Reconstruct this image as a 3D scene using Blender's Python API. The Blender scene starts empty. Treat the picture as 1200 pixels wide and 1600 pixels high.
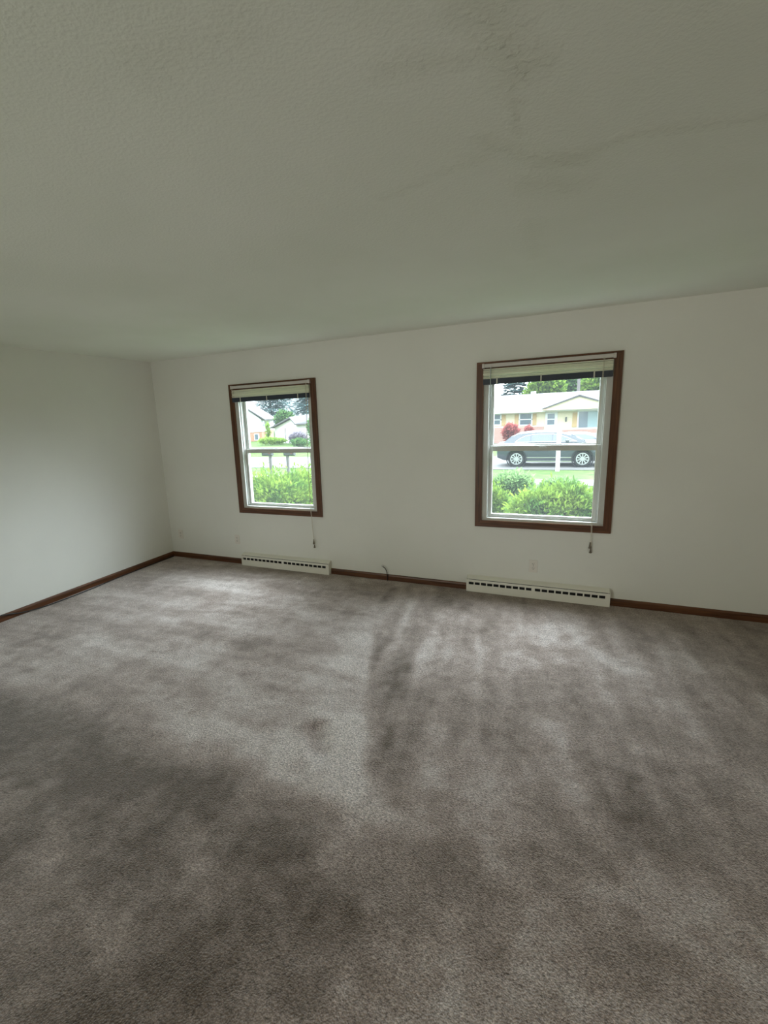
import bpy, bmesh, math, random
import numpy as np
from mathutils import Vector, Matrix

S = bpy.context.scene
COL = S.collection
random.seed(7)
RNG = np.random.default_rng(11)

# ------------------------------------------------------------------ camera
F_PX, YAW, PITCH, ROLL = 720.62, -0.4379, -0.2012, -0.0441
cam_d = bpy.data.cameras.new('camera')
cam = bpy.data.objects.new('camera', cam_d)
COL.objects.link(cam)
fw = Vector((math.sin(YAW) * math.cos(PITCH), math.cos(YAW) * math.cos(PITCH), math.sin(PITCH)))
rt = Vector((math.cos(YAW), -math.sin(YAW), 0))
up = rt.cross(fw)
c_, s_ = math.cos(ROLL), math.sin(ROLL)
rt, up = c_ * rt + s_ * up, -s_ * rt + c_ * up
M = Matrix((rt, up, -fw)).transposed().to_4x4()
M.translation = Vector((4.5431, -4.3242, 1.6938))
cam.matrix_world = M
cam_d.sensor_fit = 'VERTICAL'
cam_d.sensor_height = 32.0
cam_d.sensor_width = 24.0
cam_d.lens = F_PX * 32.0 / 1600.0
cam_d.shift_x = (600 - 540.05) / 1600.0
cam_d.shift_y = -(800 - 797.89) / 1600.0
cam_d.clip_start = 0.05
cam_d.clip_end = 500
S.camera = cam

# ------------------------------------------------------------------ sky: bright overcast, brighter overhead
SKY_LOW, SKY_HIGH, SKY_GLOW = 2.9, 9.0, 25.0      # strength near the horizon, overhead, and where the sun sits behind the clouds
GLOW_DIR = Vector((0.22, 0.80, 0.62)).normalized()
w = bpy.data.worlds.new('overcast_sky')
S.world = w
w.use_nodes = True
nt = w.node_tree
nt.nodes.clear()
tc = nt.nodes.new('ShaderNodeTexCoord')
sep = nt.nodes.new('ShaderNodeSeparateXYZ')
ramp = nt.nodes.new('ShaderNodeMapRange')
ramp.inputs['From Min'].default_value = 0.08
ramp.inputs['From Max'].default_value = 0.75
ramp.inputs['To Min'].default_value = SKY_LOW
ramp.inputs['To Max'].default_value = SKY_HIGH
dot = nt.nodes.new('ShaderNodeVectorMath')
dot.operation = 'DOT_PRODUCT'
dot.inputs[1].default_value = GLOW_DIR
glow = nt.nodes.new('ShaderNodeMapRange')
glow.interpolation_type = 'SMOOTHSTEP'
glow.inputs['From Min'].default_value = 0.62
glow.inputs['From Max'].default_value = 1.0
glow.inputs['To Min'].default_value = 0.0
glow.inputs['To Max'].default_value = SKY_GLOW
add = nt.nodes.new('ShaderNodeMath')
bg = nt.nodes.new('ShaderNodeBackground')
bg.inputs['Color'].default_value = (0.88, 0.97, 1.07, 1)
wo = nt.nodes.new('ShaderNodeOutputWorld')
nt.links.new(tc.outputs['Generated'], sep.inputs[0])
nt.links.new(tc.outputs['Generated'], dot.inputs[0])
nt.links.new(sep.outputs['Z'], ramp.inputs['Value'])
nt.links.new(dot.outputs['Value'], glow.inputs['Value'])
nt.links.new(ramp.outputs['Result'], add.inputs[0])
nt.links.new(glow.outputs['Result'], add.inputs[1])
nt.links.new(add.outputs[0], bg.inputs['Strength'])
nt.links.new(bg.outputs[0], wo.inputs[0])


def area(name, loc, rot, sx, sy, power, color=(1, 1, 1), portal=False, spread=180):
    l = bpy.data.lights.new(name, 'AREA')
    l.shape = 'RECTANGLE'
    l.size, l.size_y = sx, sy
    l.energy = power
    l.color = color
    l.spread = math.radians(spread)
    if portal:
        l.cycles.is_portal = True
    o = bpy.data.objects.new(name, l)
    COL.objects.link(o)
    o.location = loc
    o.rotation_euler = rot
    return o


# added fill light behind the camera, and an unseen warm ceiling lamp back there
def aim(loc, to):
    return (Vector(to) - Vector(loc)).to_track_quat('-Z', 'Y').to_euler()


area('rear_fill', (1.9, -7.2, 0.9), aim((1.9, -7.2, 0.9), (5.1, -1.0, 2.9)), 2.0, 1.6, 42, (0.96, 1.0, 0.90), spread=120)
area('ceiling_lamp_light', (6.2, -5.6, 2.38), aim((6.2, -5.6, 2.38), (5.6, -1.0, 0.3)), 0.45, 0.45, 12, (1.0, 0.78, 0.52))
area('window_portal', (1.70, 0.20, 1.35), (math.radians(-90), 0, 0), 1.0, 1.36, 1, portal=True)
area('window_portal', (4.40, 0.20, 1.35), (math.radians(-90), 0, 0), 1.0, 1.36, 1, portal=True)

S.view_settings.view_transform = 'Standard'
S.view_settings.look = 'None'
S.view_settings.gamma = 1
S.view_settings.exposure = 0.0
S.view_settings.use_curve_mapping = False
S.cycles.use_denoising = True
S.cycles.max_bounces = 10
S.cycles.diffuse_bounces = 7
S.cycles.transparent_max_bounces = 16
S.cycles.sample_clamp_indirect = 6.0
S.cycles.caustics_reflective = False
S.cycles.caustics_refractive = False


# ------------------------------------------------------------------ materials
def new_mat(name):
    m = bpy.data.materials.new(name)
    m.use_nodes = True
    n = m.node_tree
    b = n.nodes['Principled BSDF']
    return m, n, b


def mat(name, col, rough=0.6, spec=0.3, metal=0.0, noise=None, bump=None, coat=0.0):
    """plain surface; noise=(scale, amount) varies the colour, bump=(scale, distance)"""
    m, n, b = new_mat(name)
    b.inputs['Base Color'].default_value = (*col, 1)
    b.inputs['Roughness'].default_value = rough
    b.inputs['Specular IOR Level'].default_value = spec
    b.inputs['Metallic'].default_value = metal
    b.inputs['Coat Weight'].default_value = coat
    if noise or bump:
        t = n.nodes.new('ShaderNodeTexCoord')
    if noise:
        x = n.nodes.new('ShaderNodeTexNoise')
        x.inputs['Scale'].default_value = noise[0]
        x.inputs['Detail'].default_value = 4
        n.links.new(t.outputs['Object'], x.inputs['Vector'])
        r = n.nodes.new('ShaderNodeValToRGB')
        a = noise[1]
        r.color_ramp.elements[0].position = 0.3
        r.color_ramp.elements[1].position = 0.7
        r.color_ramp.elements[0].color = (*[max(0, c * (1 - a)) for c in col], 1)
        r.color_ramp.elements[1].color = (*[min(1, c * (1 + a)) for c in col], 1)
        n.links.new(x.outputs['Fac'], r.inputs[0])
        n.links.new(r.outputs[0], b.inputs['Base Color'])
    if bump:
        x = n.nodes.new('ShaderNodeTexNoise')
        x.inputs['Scale'].default_value = bump[0]
        x.inputs['Detail'].default_value = 3
        n.links.new(t.outputs['Object'], x.inputs['Vector'])
        bp = n.nodes.new('ShaderNodeBump')
        bp.inputs['Strength'].default_value = 1.0
        bp.inputs['Distance'].default_value = bump[1]
        n.links.new(x.outputs['Fac'], bp.inputs['Height'])
        n.links.new(bp.outputs[0], b.inputs['Normal'])
    return m


def wood_mat(name, axis, dark=(0.055, 0.020, 0.008), light=(0.16, 0.064, 0.026)):
    m, n, b = new_mat(name)
    t = n.nodes.new('ShaderNodeTexCoord')
    mp = n.nodes.new('ShaderNodeMapping')
    sc = [55, 55, 55]
    sc[axis] = 3.0
    mp.inputs['Scale'].default_value = sc
    x = n.nodes.new('ShaderNodeTexNoise')
    x.inputs['Scale'].default_value = 1.0
    x.inputs['Detail'].default_value = 5
    x.inputs['Distortion'].default_value = 0.6
    r = n.nodes.new('ShaderNodeValToRGB')
    r.color_ramp.elements[0].position = 0.3
    r.color_ramp.elements[1].position = 0.72
    r.color_ramp.elements[0].color = (*dark, 1)
    r.color_ramp.elements[1].color = (*light, 1)
    n.links.new(t.outputs['Object'], mp.inputs[0])
    n.links.new(mp.outputs[0], x.inputs['Vector'])
    n.links.new(x.outputs['Fac'], r.inputs[0])
    n.links.new(r.outputs[0], b.inputs['Base Color'])
    b.inputs['Roughness'].default_value = 0.38
    b.inputs['Specular IOR Level'].default_value = 0.4
    return m


def leaf_mat(name, a, b_, trans=0.5):
    m, n, b = new_mat(name)
    n.nodes.remove(b)
    out = n.nodes['Material Output']
    t = n.nodes.new('ShaderNodeTexCoord')
    x = n.nodes.new('ShaderNodeTexNoise')
    x.inputs['Scale'].default_value = 3.5
    x.inputs['Detail'].default_value = 6
    r = n.nodes.new('ShaderNodeValToRGB')
    r.color_ramp.elements[0].position = 0.38
    r.color_ramp.elements[1].position = 0.64
    r.color_ramp.elements[0].color = (*a, 1)
    r.color_ramp.elements[1].color = (*b_, 1)
    d = n.nodes.new('ShaderNodeBsdfDiffuse')
    tr = n.nodes.new('ShaderNodeBsdfTranslucent')
    mx = n.nodes.new('ShaderNodeMixShader')
    mx.inputs[0].default_value = trans
    n.links.new(t.outputs['Object'], x.inputs['Vector'])
    n.links.new(x.outputs['Fac'], r.inputs[0])
    n.links.new(r.outputs[0], d.inputs[0])
    n.links.new(r.outputs[0], tr.inputs[0])
    n.links.new(d.outputs[0], mx.inputs[1])
    n.links.new(tr.outputs[0], mx.inputs[2])
    n.links.new(mx.outputs[0], out.inputs[0])
    return m


def pane_mat():
    """thin window glass: mostly clear, faint reflection, a thin translucent veil added as haze"""
    m, n, b = new_mat('window_glass')
    n.nodes.remove(b)
    out = n.nodes['Material Output']
    tp = n.nodes.new('ShaderNodeBsdfTransparent')
    tp.inputs[0].default_value = (0.96, 0.99, 0.98, 1)
    tr = n.nodes.new('ShaderNodeBsdfTranslucent')
    tr.inputs[0].default_value = (0.9, 0.97, 1.0, 1)
    gl = n.nodes.new('ShaderNodeBsdfGlossy')
    gl.inputs['Roughness'].default_value = 0.02
    m1 = n.nodes.new('ShaderNodeMixShader')
    m1.inputs[0].default_value = 0.008
    m2 = n.nodes.new('ShaderNodeMixShader')
    m2.inputs[0].default_value = 0.03
    n.links.new(tp.outputs[0], m1.inputs[1])
    n.links.new(tr.outputs[0], m1.inputs[2])
    n.links.new(m1.outputs[0], m2.inputs[1])
    n.links.new(gl.outputs[0], m2.inputs[2])
    n.links.new(m2.outputs[0], out.inputs[0])
    return m


def brick_mat(name, c1, c2, mortar):
    m, n, b = new_mat(name)
    t = n.nodes.new('ShaderNodeTexCoord')
    mp = n.nodes.new('ShaderNodeMapping')
    mp.inputs['Rotation'].default_value = (math.radians(90), 0, 0)
    x = n.nodes.new('ShaderNodeTexBrick')
    x.inputs['Color1'].default_value = (*c1, 1)
    x.inputs['Color2'].default_value = (*c2, 1)
    x.inputs['Mortar'].default_value = (*mortar, 1)
    x.inputs['Scale'].default_value = 1.0
    x.inputs['Brick Width'].default_value = 0.21
    x.inputs['Row Height'].default_value = 0.075
    x.inputs['Mortar Size'].default_value = 0.01
    n.links.new(t.outputs['Object'], mp.inputs[0])
    n.links.new(mp.outputs[0], x.inputs['Vector'])
    n.links.new(x.outputs['Color'], b.inputs['Base Color'])
    b.inputs['Roughness'].default_value = 0.85
    return m


def siding_mat(name, col, step):
    """horizontal lap siding / shingle courses: fine lines along z"""
    m, n, b = new_mat(name)
    t = n.nodes.new('ShaderNodeTexCoord')
    sp = n.nodes.new('ShaderNodeSeparateXYZ')
    md = n.nodes.new('ShaderNodeMath')
    md.operation = 'DIVIDE'
    md.inputs[1].default_value = step
    fr = n.nodes.new('ShaderNodeMath')
    fr.operation = 'FRACT'
    bp = n.nodes.new('ShaderNodeBump')
    bp.inputs['Distance'].default_value = 0.02
    bp.inputs['Strength'].default_value = 0.8
    n.links.new(t.outputs['Object'], sp.inputs[0])
    n.links.new(sp.outputs['Z'], md.inputs[0])
    n.links.new(md.outputs[0], fr.inputs[0])
    n.links.new(fr.outputs[0], bp.inputs['Height'])
    n.links.new(bp.outputs[0], b.inputs['Normal'])
    b.inputs['Base Color'].default_value = (*col, 1)
    b.inputs['Roughness'].default_value = 0.8
    return m


def carpet_mat():
    """cut-pile carpet: tones for pile brushed either way, with painted light mixed in (attribute 'pile_lay_light'), tuft-scale grain and bump"""
    m, n, b = new_mat('carpet_pile')
    t = n.nodes.new('ShaderNodeTexCoord')
    at = n.nodes.new('ShaderNodeAttribute')
    at.attribute_name = 'pile_lay_light'
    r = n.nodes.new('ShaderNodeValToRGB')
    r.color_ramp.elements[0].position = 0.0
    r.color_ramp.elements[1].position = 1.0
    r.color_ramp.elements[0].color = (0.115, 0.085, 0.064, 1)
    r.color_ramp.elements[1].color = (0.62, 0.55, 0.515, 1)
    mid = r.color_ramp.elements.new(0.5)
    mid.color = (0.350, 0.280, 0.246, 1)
    n1 = n.nodes.new('ShaderNodeTexNoise')
    n1.inputs['Scale'].default_value = 95
    n1.inputs['Detail'].default_value = 5
    n1.inputs['Roughness'].default_value = 0.8
    n2 = n.nodes.new('ShaderNodeTexVoronoi')
    n2.inputs['Scale'].default_value = 170
    n.links.new(t.outputs['Object'], n1.inputs['Vector'])
    n.links.new(t.outputs['Object'], n2.inputs['Vector'])
    gr = n.nodes.new('ShaderNodeMapRange')
    gr.inputs['From Min'].default_value = 0.28
    gr.inputs['From Max'].default_value = 0.72
    gr.inputs['To Min'].default_value = 0.12
    gr.inputs['To Max'].default_value = 1.95
    n.links.new(n1.outputs['Fac'], gr.inputs['Value'])
    mul = n.nodes.new('ShaderNodeMix')
    mul.data_type = 'RGBA'
    mul.blend_type = 'MULTIPLY'
    mul.inputs['Factor'].default_value = 1.0
    n3 = n.nodes.new('ShaderNodeTexNoise')
    n3.inputs['Scale'].default_value = 14
    n3.inputs['Detail'].default_value = 8
    n3.inputs['Roughness'].default_value = 0.72
    n.links.new(t.outputs['Object'], n3.inputs['Vector'])
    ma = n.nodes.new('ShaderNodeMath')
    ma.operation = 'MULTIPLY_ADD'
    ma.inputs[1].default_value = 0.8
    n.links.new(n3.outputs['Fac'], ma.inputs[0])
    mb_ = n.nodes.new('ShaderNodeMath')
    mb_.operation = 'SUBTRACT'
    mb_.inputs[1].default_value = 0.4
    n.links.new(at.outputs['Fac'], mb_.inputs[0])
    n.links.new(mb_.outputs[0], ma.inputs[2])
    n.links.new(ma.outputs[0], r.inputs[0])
    n.links.new(r.outputs[0], mul.inputs['A'])
    n.links.new(gr.outputs['Result'], mul.inputs['B'])
    n.links.new(mul.outputs['Result'], b.inputs['Base Color'])
    ad = n.nodes.new('ShaderNodeMath')
    ad.operation = 'ADD'
    n.links.new(n1.outputs['Fac'], ad.inputs[0])
    n.links.new(n2.outputs['Distance'], ad.inputs[1])
    bp = n.nodes.new('ShaderNodeBump')
    bp.inputs['Strength'].default_value = 0.9
    bp.inputs['Distance'].default_value = 0.006
    n.links.new(ad.outputs[0], bp.inputs['Height'])
    n.links.new(bp.outputs[0], b.inputs['Normal'])
    b.inputs['Roughness'].default_value = 0.95
    b.inputs['Specular IOR Level'].default_value = 0.05
    b.inputs['Sheen Weight'].default_value = 0.5
    b.inputs['Sheen Roughness'].default_value = 0.4
    b.inputs['Sheen Tint'].default_value = (1.0, 0.96, 0.93, 1)
    return m


def ceiling_mat(cracks):
    """sprayed plaster with fine stipple; the edge of an old patch runs as a rough line (object space)"""
    m, n, b = new_mat('ceiling_plaster')
    L = n.links.new
    t = n.nodes.new('ShaderNodeTexCoord')
    sp = n.nodes.new('ShaderNodeSeparateXYZ')
    wob = n.nodes.new('ShaderNodeTexNoise')
    wob.inputs['Scale'].default_value = 9
    wob.inputs['Detail'].default_value = 4
    L(t.outputs['Object'], wob.inputs['Vector'])
    wsc = n.nodes.new('ShaderNodeVectorMath')
    wsc.operation = 'MULTIPLY_ADD'
    wsc.inputs[1].default_value = (0.10, 0.10, 0)
    L(wob.outputs['Color'], wsc.inputs[0])
    L(t.outputs['Object'], wsc.inputs[2])

    def vm(op, a, bb=None):
        k = n.nodes.new('ShaderNodeVectorMath')
        k.operation = op
        for i, v in enumerate((a, bb)):
            if v is None:
                continue
            if isinstance(v, tuple):
                k.inputs[i].default_value = v
            else:
                L(v, k.inputs[i])
        return k

    def mm(op, a, bb=None, clamp=False):
        k = n.nodes.new('ShaderNodeMath')
        k.operation = op
        k.use_clamp = clamp
        for i, v in enumerate((a, bb)):
            if v is None:
                continue
            if isinstance(v, (int, float)):
                k.inputs[i].default_value = v
            else:
                L(v, k.inputs[i])
        return k.outputs[0]
    total = None
    for (ax, ay), (bx, by), width, amp in cracks:
        d = (bx - ax, by - ay, 0.0)
        ll = d[0] ** 2 + d[1] ** 2
        # centre the wobble on the line
        pa = vm('SUBTRACT', wsc.outputs[0], (ax + 0.05, ay + 0.05, 0.0))
        dt = vm('DOT_PRODUCT', pa.outputs[0], (d[0] / ll, d[1] / ll, 0.0))
        h = mm('MINIMUM', mm('MAXIMUM', dt.outputs['Value'], 0.0), 1.0)
        pr = vm('SCALE', d)
        L(h, pr.inputs['Scale'])
        df = vm('SUBTRACT', pa.outputs[0], pr.outputs[0])
        xy = vm('MULTIPLY', df.outputs[0], (1.0, 1.0, 0.0))
        ln = vm('LENGTH', xy.outputs[0])
        k = mm('MULTIPLY', mm('SUBTRACT', 1.0, mm('DIVIDE', ln.outputs['Value'], width), True), amp)
        total = k if total is None else mm('MAXIMUM', total, k)
    fine = n.nodes.new('ShaderNodeTexNoise')
    fine.inputs['Scale'].default_value = 110
    fine.inputs['Detail'].default_value = 3
    L(t.outputs['Object'], fine.inputs['Vector'])
    lump = n.nodes.new('ShaderNodeTexNoise')
    lump.inputs['Scale'].default_value = 38
    lump.inputs['Detail'].default_value = 4
    L(t.outputs['Object'], lump.inputs['Vector'])
    lumps = mm('MULTIPLY', mm('MULTIPLY', mm('GREATER_THAN', lump.outputs['Fac'], 0.52), lump.outputs['Fac']), total)
    hgt = mm('ADD', mm('MULTIPLY', fine.outputs['Fac'], 0.35), mm('MULTIPLY', lumps, 2.4))
    bp = n.nodes.new('ShaderNodeBump')
    bp.inputs['Strength'].default_value = 0.45
    bp.inputs['Distance'].default_value = 0.008
    L(hgt, bp.inputs['Height'])
    L(bp.outputs[0], b.inputs['Normal'])
    big = n.nodes.new('ShaderNodeTexNoise')
    big.inputs['Scale'].default_value = 0.9
    big.inputs['Detail'].default_value = 5
    L(t.outputs['Object'], big.inputs['Vector'])
    r = n.nodes.new('ShaderNodeValToRGB')
    r.color_ramp.elements[0].position = 0.3
    r.color_ramp.elements[1].position = 0.7
    r.color_ramp.elements[0].color = (0.77, 0.79, 0.70, 1)
    r.color_ramp.elements[1].color = (0.85, 0.86, 0.79, 1)
    L(big.outputs['Fac'], r.inputs[0])
    st = n.nodes.new('ShaderNodeMix')
    st.data_type = 'RGBA'
    L(mm('MULTIPLY', total, 0.35), st.inputs['Factor'])
    L(r.outputs[0], st.inputs['A'])
    st.inputs['B'].default_value = (0.60, 0.60, 0.50, 1)
    L(st.outputs['Result'], b.inputs['Base Color'])
    b.inputs['Roughness'].default_value = 0.9
    b.inputs['Specular IOR Level'].default_value = 0.1
    return m


MT = dict(
    wall=mat('wall_paint', (0.78, 0.775, 0.725), 0.75, 0.2, noise=(1.3, 0.025), bump=(160, 0.0012)),
    wood_x=wood_mat('oak_trim_x', 0), wood_y=wood_mat('oak_trim_y', 1), wood_z=wood_mat('oak_trim_z', 2),
    vinyl=mat('white_vinyl', (0.59, 0.595, 0.565), 0.4, 0.4),
    pane=pane_mat(),
    cream=mat('cream_blind', (0.86, 0.84, 0.70), 0.45, 0.4),
    headrail=mat('headrail_enamel', (0.60, 0.56, 0.53), 0.4, 0.4),
    charcoal=mat('slate_rail', (0.035, 0.045, 0.065), 0.4, 0.4),
    tape=mat('ladder_tape', (0.62, 0.61, 0.52), 0.8, 0.1),
    cord=mat('lift_cord', (0.62, 0.58, 0.48), 0.8, 0.1),
    wand=mat('clear_wand', (0.42, 0.47, 0.46), 0.15, 0.6),
    tassel=mat('smoky_tassel', (0.16, 0.13, 0.09), 0.35, 0.4),
    heater=mat('heater_enamel', (0.82, 0.80, 0.72), 0.42, 0.4),
    fins=mat('heater_fins', (0.03, 0.03, 0.03), 0.6, 0.3),
    plate=mat('ivory_plate', (0.76, 0.72, 0.66), 0.35, 0.4),
    slot=mat('dark_slot', (0.02, 0.018, 0.015), 0.7, 0.2),
    steel=mat('screw_steel', (0.5, 0.5, 0.48), 0.35, 0.5, 1.0),
    cable=mat('black_cable', (0.012, 0.011, 0.010), 0.45, 0.4),
    carpet=carpet_mat(),
    grass=mat('lawn', (0.055, 0.095, 0.022), 0.9, 0.1, noise=(2.2, 0.45), bump=(30, 0.03)),
    road=mat('pale_asphalt', (0.12, 0.117, 0.113), 0.9, 0.1, noise=(1.2, 0.12)),
    walk=mat('concrete_walk', (0.15, 0.147, 0.137), 0.9, 0.1, noise=(3, 0.1)),
    leaf_y=leaf_mat('yew_leaf', (0.05, 0.105, 0.022), (0.165, 0.24, 0.035)),
    leaf_g=leaf_mat('green_leaf', (0.05, 0.12, 0.045), (0.12, 0.21, 0.06)),
    leaf_b=leaf_mat('conifer_needle', (0.11, 0.19, 0.19), (0.19, 0.29, 0.29)),
    leaf_pale=leaf_mat('pale_leaf', (0.12, 0.21, 0.08), (0.23, 0.34, 0.14)),
    leaf_lime=leaf_mat('lime_leaf', (0.15, 0.25, 0.04), (0.26, 0.38, 0.07)),
    leaf_r=leaf_mat('red_leaf', (0.26, 0.07, 0.07), (0.40, 0.11, 0.10)),
    leaf_p=leaf_mat('purple_leaf', (0.16, 0.14, 0.17), (0.24, 0.21, 0.24)),
    bark=mat('bark', (0.09, 0.07, 0.05), 0.9, 0.1, noise=(14, 0.4)),
    twig=mat('twig', (0.05, 0.06, 0.025), 0.9, 0.1),
    sid_cream=siding_mat('cream_siding', (0.74, 0.65, 0.48), 0.11),
    sid_white=siding_mat('white_siding', (0.70, 0.70, 0.70), 0.12),
    sid_pink=siding_mat('pale_siding', (0.64, 0.60, 0.58), 0.12),
    brick=brick_mat('red_brick', (0.40, 0.19, 0.16), (0.45, 0.23, 0.19), (0.42, 0.34, 0.30)),
    brick_o=brick_mat('orange_brick', (0.36, 0.15, 0.075), (0.40, 0.18, 0.09), (0.36, 0.26, 0.2)),
    shingle=siding_mat('pale_shingle', (0.088, 0.083, 0.086), 0.12),
    fascia=mat('white_fascia', (0.66, 0.66, 0.66), 0.6, 0.3),
    shade_wood=mat('stained_shutter', (0.48, 0.33, 0.17), 0.6, 0.2),
    trimw=mat('white_trim', (0.72, 0.72, 0.72), 0.6, 0.3),
    pink_beam=mat('pinkish_beam', (0.66, 0.46, 0.38), 0.7, 0.2),
    dglass=mat('far_glass', (0.09, 0.12, 0.15), 0.12, 0.6),
    pglass=mat('curtained_glass', (0.22, 0.30, 0.32), 0.15, 0.6),
    carpaint=mat('dark_car_paint', (0.045, 0.055, 0.066), 0.25, 0.5, coat=0.6),
    carwhite=mat('white_car_paint', (0.5, 0.5, 0.5), 0.3, 0.5, coat=0.5),
    carglass=mat('car_glass', (0.10, 0.115, 0.15), 0.06, 0.6),
    rubber=mat('tyre_rubber', (0.02, 0.02, 0.021), 0.8, 0.2),
    alloy=mat('alloy_rim', (0.42, 0.43, 0.44), 0.3, 0.5, 0.6),
    chrome=mat('chrome', (0.6, 0.6, 0.6), 0.15, 0.5, 1.0),
    lamp_red=mat('tail_lamp', (0.25, 0.03, 0.03), 0.2, 0.5),
    lamp_clear=mat('head_lamp', (0.45, 0.45, 0.45), 0.1, 0.6),
    white_post=mat('white_post_paint', (0.75, 0.75, 0.74), 0.6, 0.2),
    grey_post=mat('weathered_post', (0.11, 0.105, 0.10), 0.85, 0.1, noise=(20, 0.25)),
    box_dark=mat('dark_mailbox', (0.06, 0.065, 0.065), 0.5, 0.4),
    pole=mat('utility_pole_wood', (0.16, 0.145, 0.14), 0.9, 0.1),
)


# ------------------------------------------------------------------ object helpers
def tag(o, label=None, cat=None, group=None, kind=None):
    if label:
        o['label'] = label
    if cat:
        o['category'] = cat
    if group:
        o['group'] = group
    if kind:
        o['kind'] = kind
    return o


def empty(name, loc=(0, 0, 0), rz=0.0):
    o = bpy.data.objects.new(name, None)
    COL.objects.link(o)
    o.location = loc
    o.rotation_euler = (0, 0, rz)
    o.empty_display_size = 0.1
    return o


def link_mesh(name, me, m, parent=None, smooth=False):
    o = bpy.data.objects.new(name, me)
    COL.objects.link(o)
    if m:
        me.materials.append(m)
    if parent:
        o.parent = parent
    if smooth:
        for p in me.polygons:
            p.use_smooth = True
    return o


class MB:
    """collects shapes into ONE mesh"""

    def __init__(self):
        self.b = bmesh.new()

    def box(self, x0, x1, y0, y1, z0, z1, bev=0.0, rot=None, piv=None):
        g = bmesh.ops.create_cube(self.b, size=1.0)
        vs = g['verts']
        for v in vs:
            v.co = Vector(((x0 + x1) / 2 + v.co.x * (x1 - x0), (y0 + y1) / 2 + v.co.y * (y1 - y0),
                           (z0 + z1) / 2 + v.co.z * (z1 - z0)))
        if bev:
            es = {e for v in vs for e in v.link_edges}
            r = bmesh.ops.bevel(self.b, geom=list(es), offset=bev, segments=2, affect='EDGES', profile=0.6)
            vs = list({v for f in r['faces'] for v in f.verts} | {v for v in vs if v.is_valid})
        if rot is not None:
            bmesh.ops.rotate(self.b, verts=vs, cent=piv or (0, 0, 0), matrix=rot)
        return self

    def prism(self, pts, axis, a, b_):
        """polygon in the two other axes (in xyz order), extruded along axis from a to b_"""
        def mk(p, q):
            o = [0, 0, 0]
            k = [i for i in range(3) if i != axis]
            o[k[0]], o[k[1]], o[axis] = p[0], p[1], q
            return self.b.verts.new(o)
        A = [mk(p, a) for p in pts]
        B = [mk(p, b_) for p in pts]
        n = len(pts)
        fs = [self.b.faces.new(A), self.b.faces.new(list(reversed(B)))]
        for i in range(n):
            fs.append(self.b.faces.new((A[i], B[i], B[(i + 1) % n], A[(i + 1) % n])))
        bmesh.ops.recalc_face_normals(self.b, faces=fs)
        return self

    def tube(self, pts, r, seg=10):
        pts = [Vector(p) for p in pts]
        rings = []
        for i, p in enumerate(pts):
            t = (pts[min(i + 1, len(pts) - 1)] - pts[max(i - 1, 0)]).normalized()
            a = Vector((0, 0, 1)) if abs(t.z) < 0.9 else Vector((1, 0, 0))
            u = t.cross(a).normalized()
            v = t.cross(u)
            rr = r[i] if isinstance(r, (list, tuple)) else r
            rings.append([self.b.verts.new(p + (u * math.cos(k) + v * math.sin(k)) * rr)
                          for k in [2 * math.pi * j / seg for j in range(seg)]])
        fs = []
        for A, B in zip(rings, rings[1:]):
            for j in range(seg):
                fs.append(self.b.faces.new((A[j], A[(j + 1) % seg], B[(j + 1) % seg], B[j])))
        fs.append(self.b.faces.new(rings[0]))
        fs.append(self.b.faces.new(list(reversed(rings[-1]))))
        bmesh.ops.recalc_face_normals(self.b, faces=fs)
        return self

    def lathe(self, prof, cen, axis=2, seg=24, closed=False):
        """prof: (radius, along) pairs revolved round an axis"""
        rings = []
        for r, h in prof:
            ring = []
            for j in range(seg):
                a = 2 * math.pi * j / seg
                q = [math.cos(a) * r, math.sin(a) * r]
                o = [0, 0, 0]
                k = [i for i in range(3) if i != axis]
                o[k[0]], o[k[1]], o[axis] = q[0], q[1], h
                ring.append(self.b.verts.new(Vector(o) + Vector(cen)))
            rings.append(ring)
        fs = []
        for A, B in zip(rings, rings[1:] + ([rings[0]] if closed else [])):
            for j in range(seg):
                fs.append(self.b.faces.new((A[j], A[(j + 1) % seg], B[(j + 1) % seg], B[j])))
        if not closed:
            fs.append(self.b.faces.new(rings[0]))
            fs.append(self.b.faces.new(list(reversed(rings[-1]))))
        bmesh.ops.recalc_face_normals(self.b, faces=fs)
        return self

    def quad(self, *pts):
        self.b.faces.new([self.b.verts.new(p) for p in pts])
        return self

    def build(self, name, m, parent=None, smooth=False, xf=None):
        me = bpy.data.meshes.new(name)
        if xf is not None:
            bmesh.ops.transform(self.b, matrix=xf, verts=self.b.verts)
        self.b.to_mesh(me)
        self.b.free()
        o = link_mesh(name, me, m, parent)
        if smooth:
            for p in me.polygons:
                p.use_smooth = True
            me.set_sharp_from_angle(angle=math.radians(38))
        return o


def copy_tree(o, parent=None):
    c = o.copy()
    COL.objects.link(c)
    if parent:
        c.parent = parent
    for ch in list(o.children):
        copy_tree(ch, c)
    return c


# ------------------------------------------------------------------ the room
H = 2.44
XR, YN, WT = 7.3, -7.4, 0.15            # right wall, wall behind the camera, wall thickness
WIN = {1: (1.145, 2.245, 0.637, 2.095), 2: (3.853, 4.963, 0.637, 2.103)}   # outer edges of the casings
CW = 0.06                                # casing width


def opening(k):
    a, b, z0, z1 = WIN[k]
    return a + CW, b - CW, z0 + CW, z1 - CW + 0.003


def wall_with_holes(name, holes, x0, x1, y0, y1):
    mb = MB()
    xs = x0
    for (a, b, z0, z1) in holes:
        mb.box(xs, a, y0, y1, 0, H)
        if z0 > 0.001:
            mb.box(a, b, y0, y1, 0, z0)
        mb.box(a, b, y0, y1, z1, H)
        xs = b
    mb.box(xs, x1, y0, y1, 0, H)
    return mb.build(name, MT['wall'])


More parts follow.
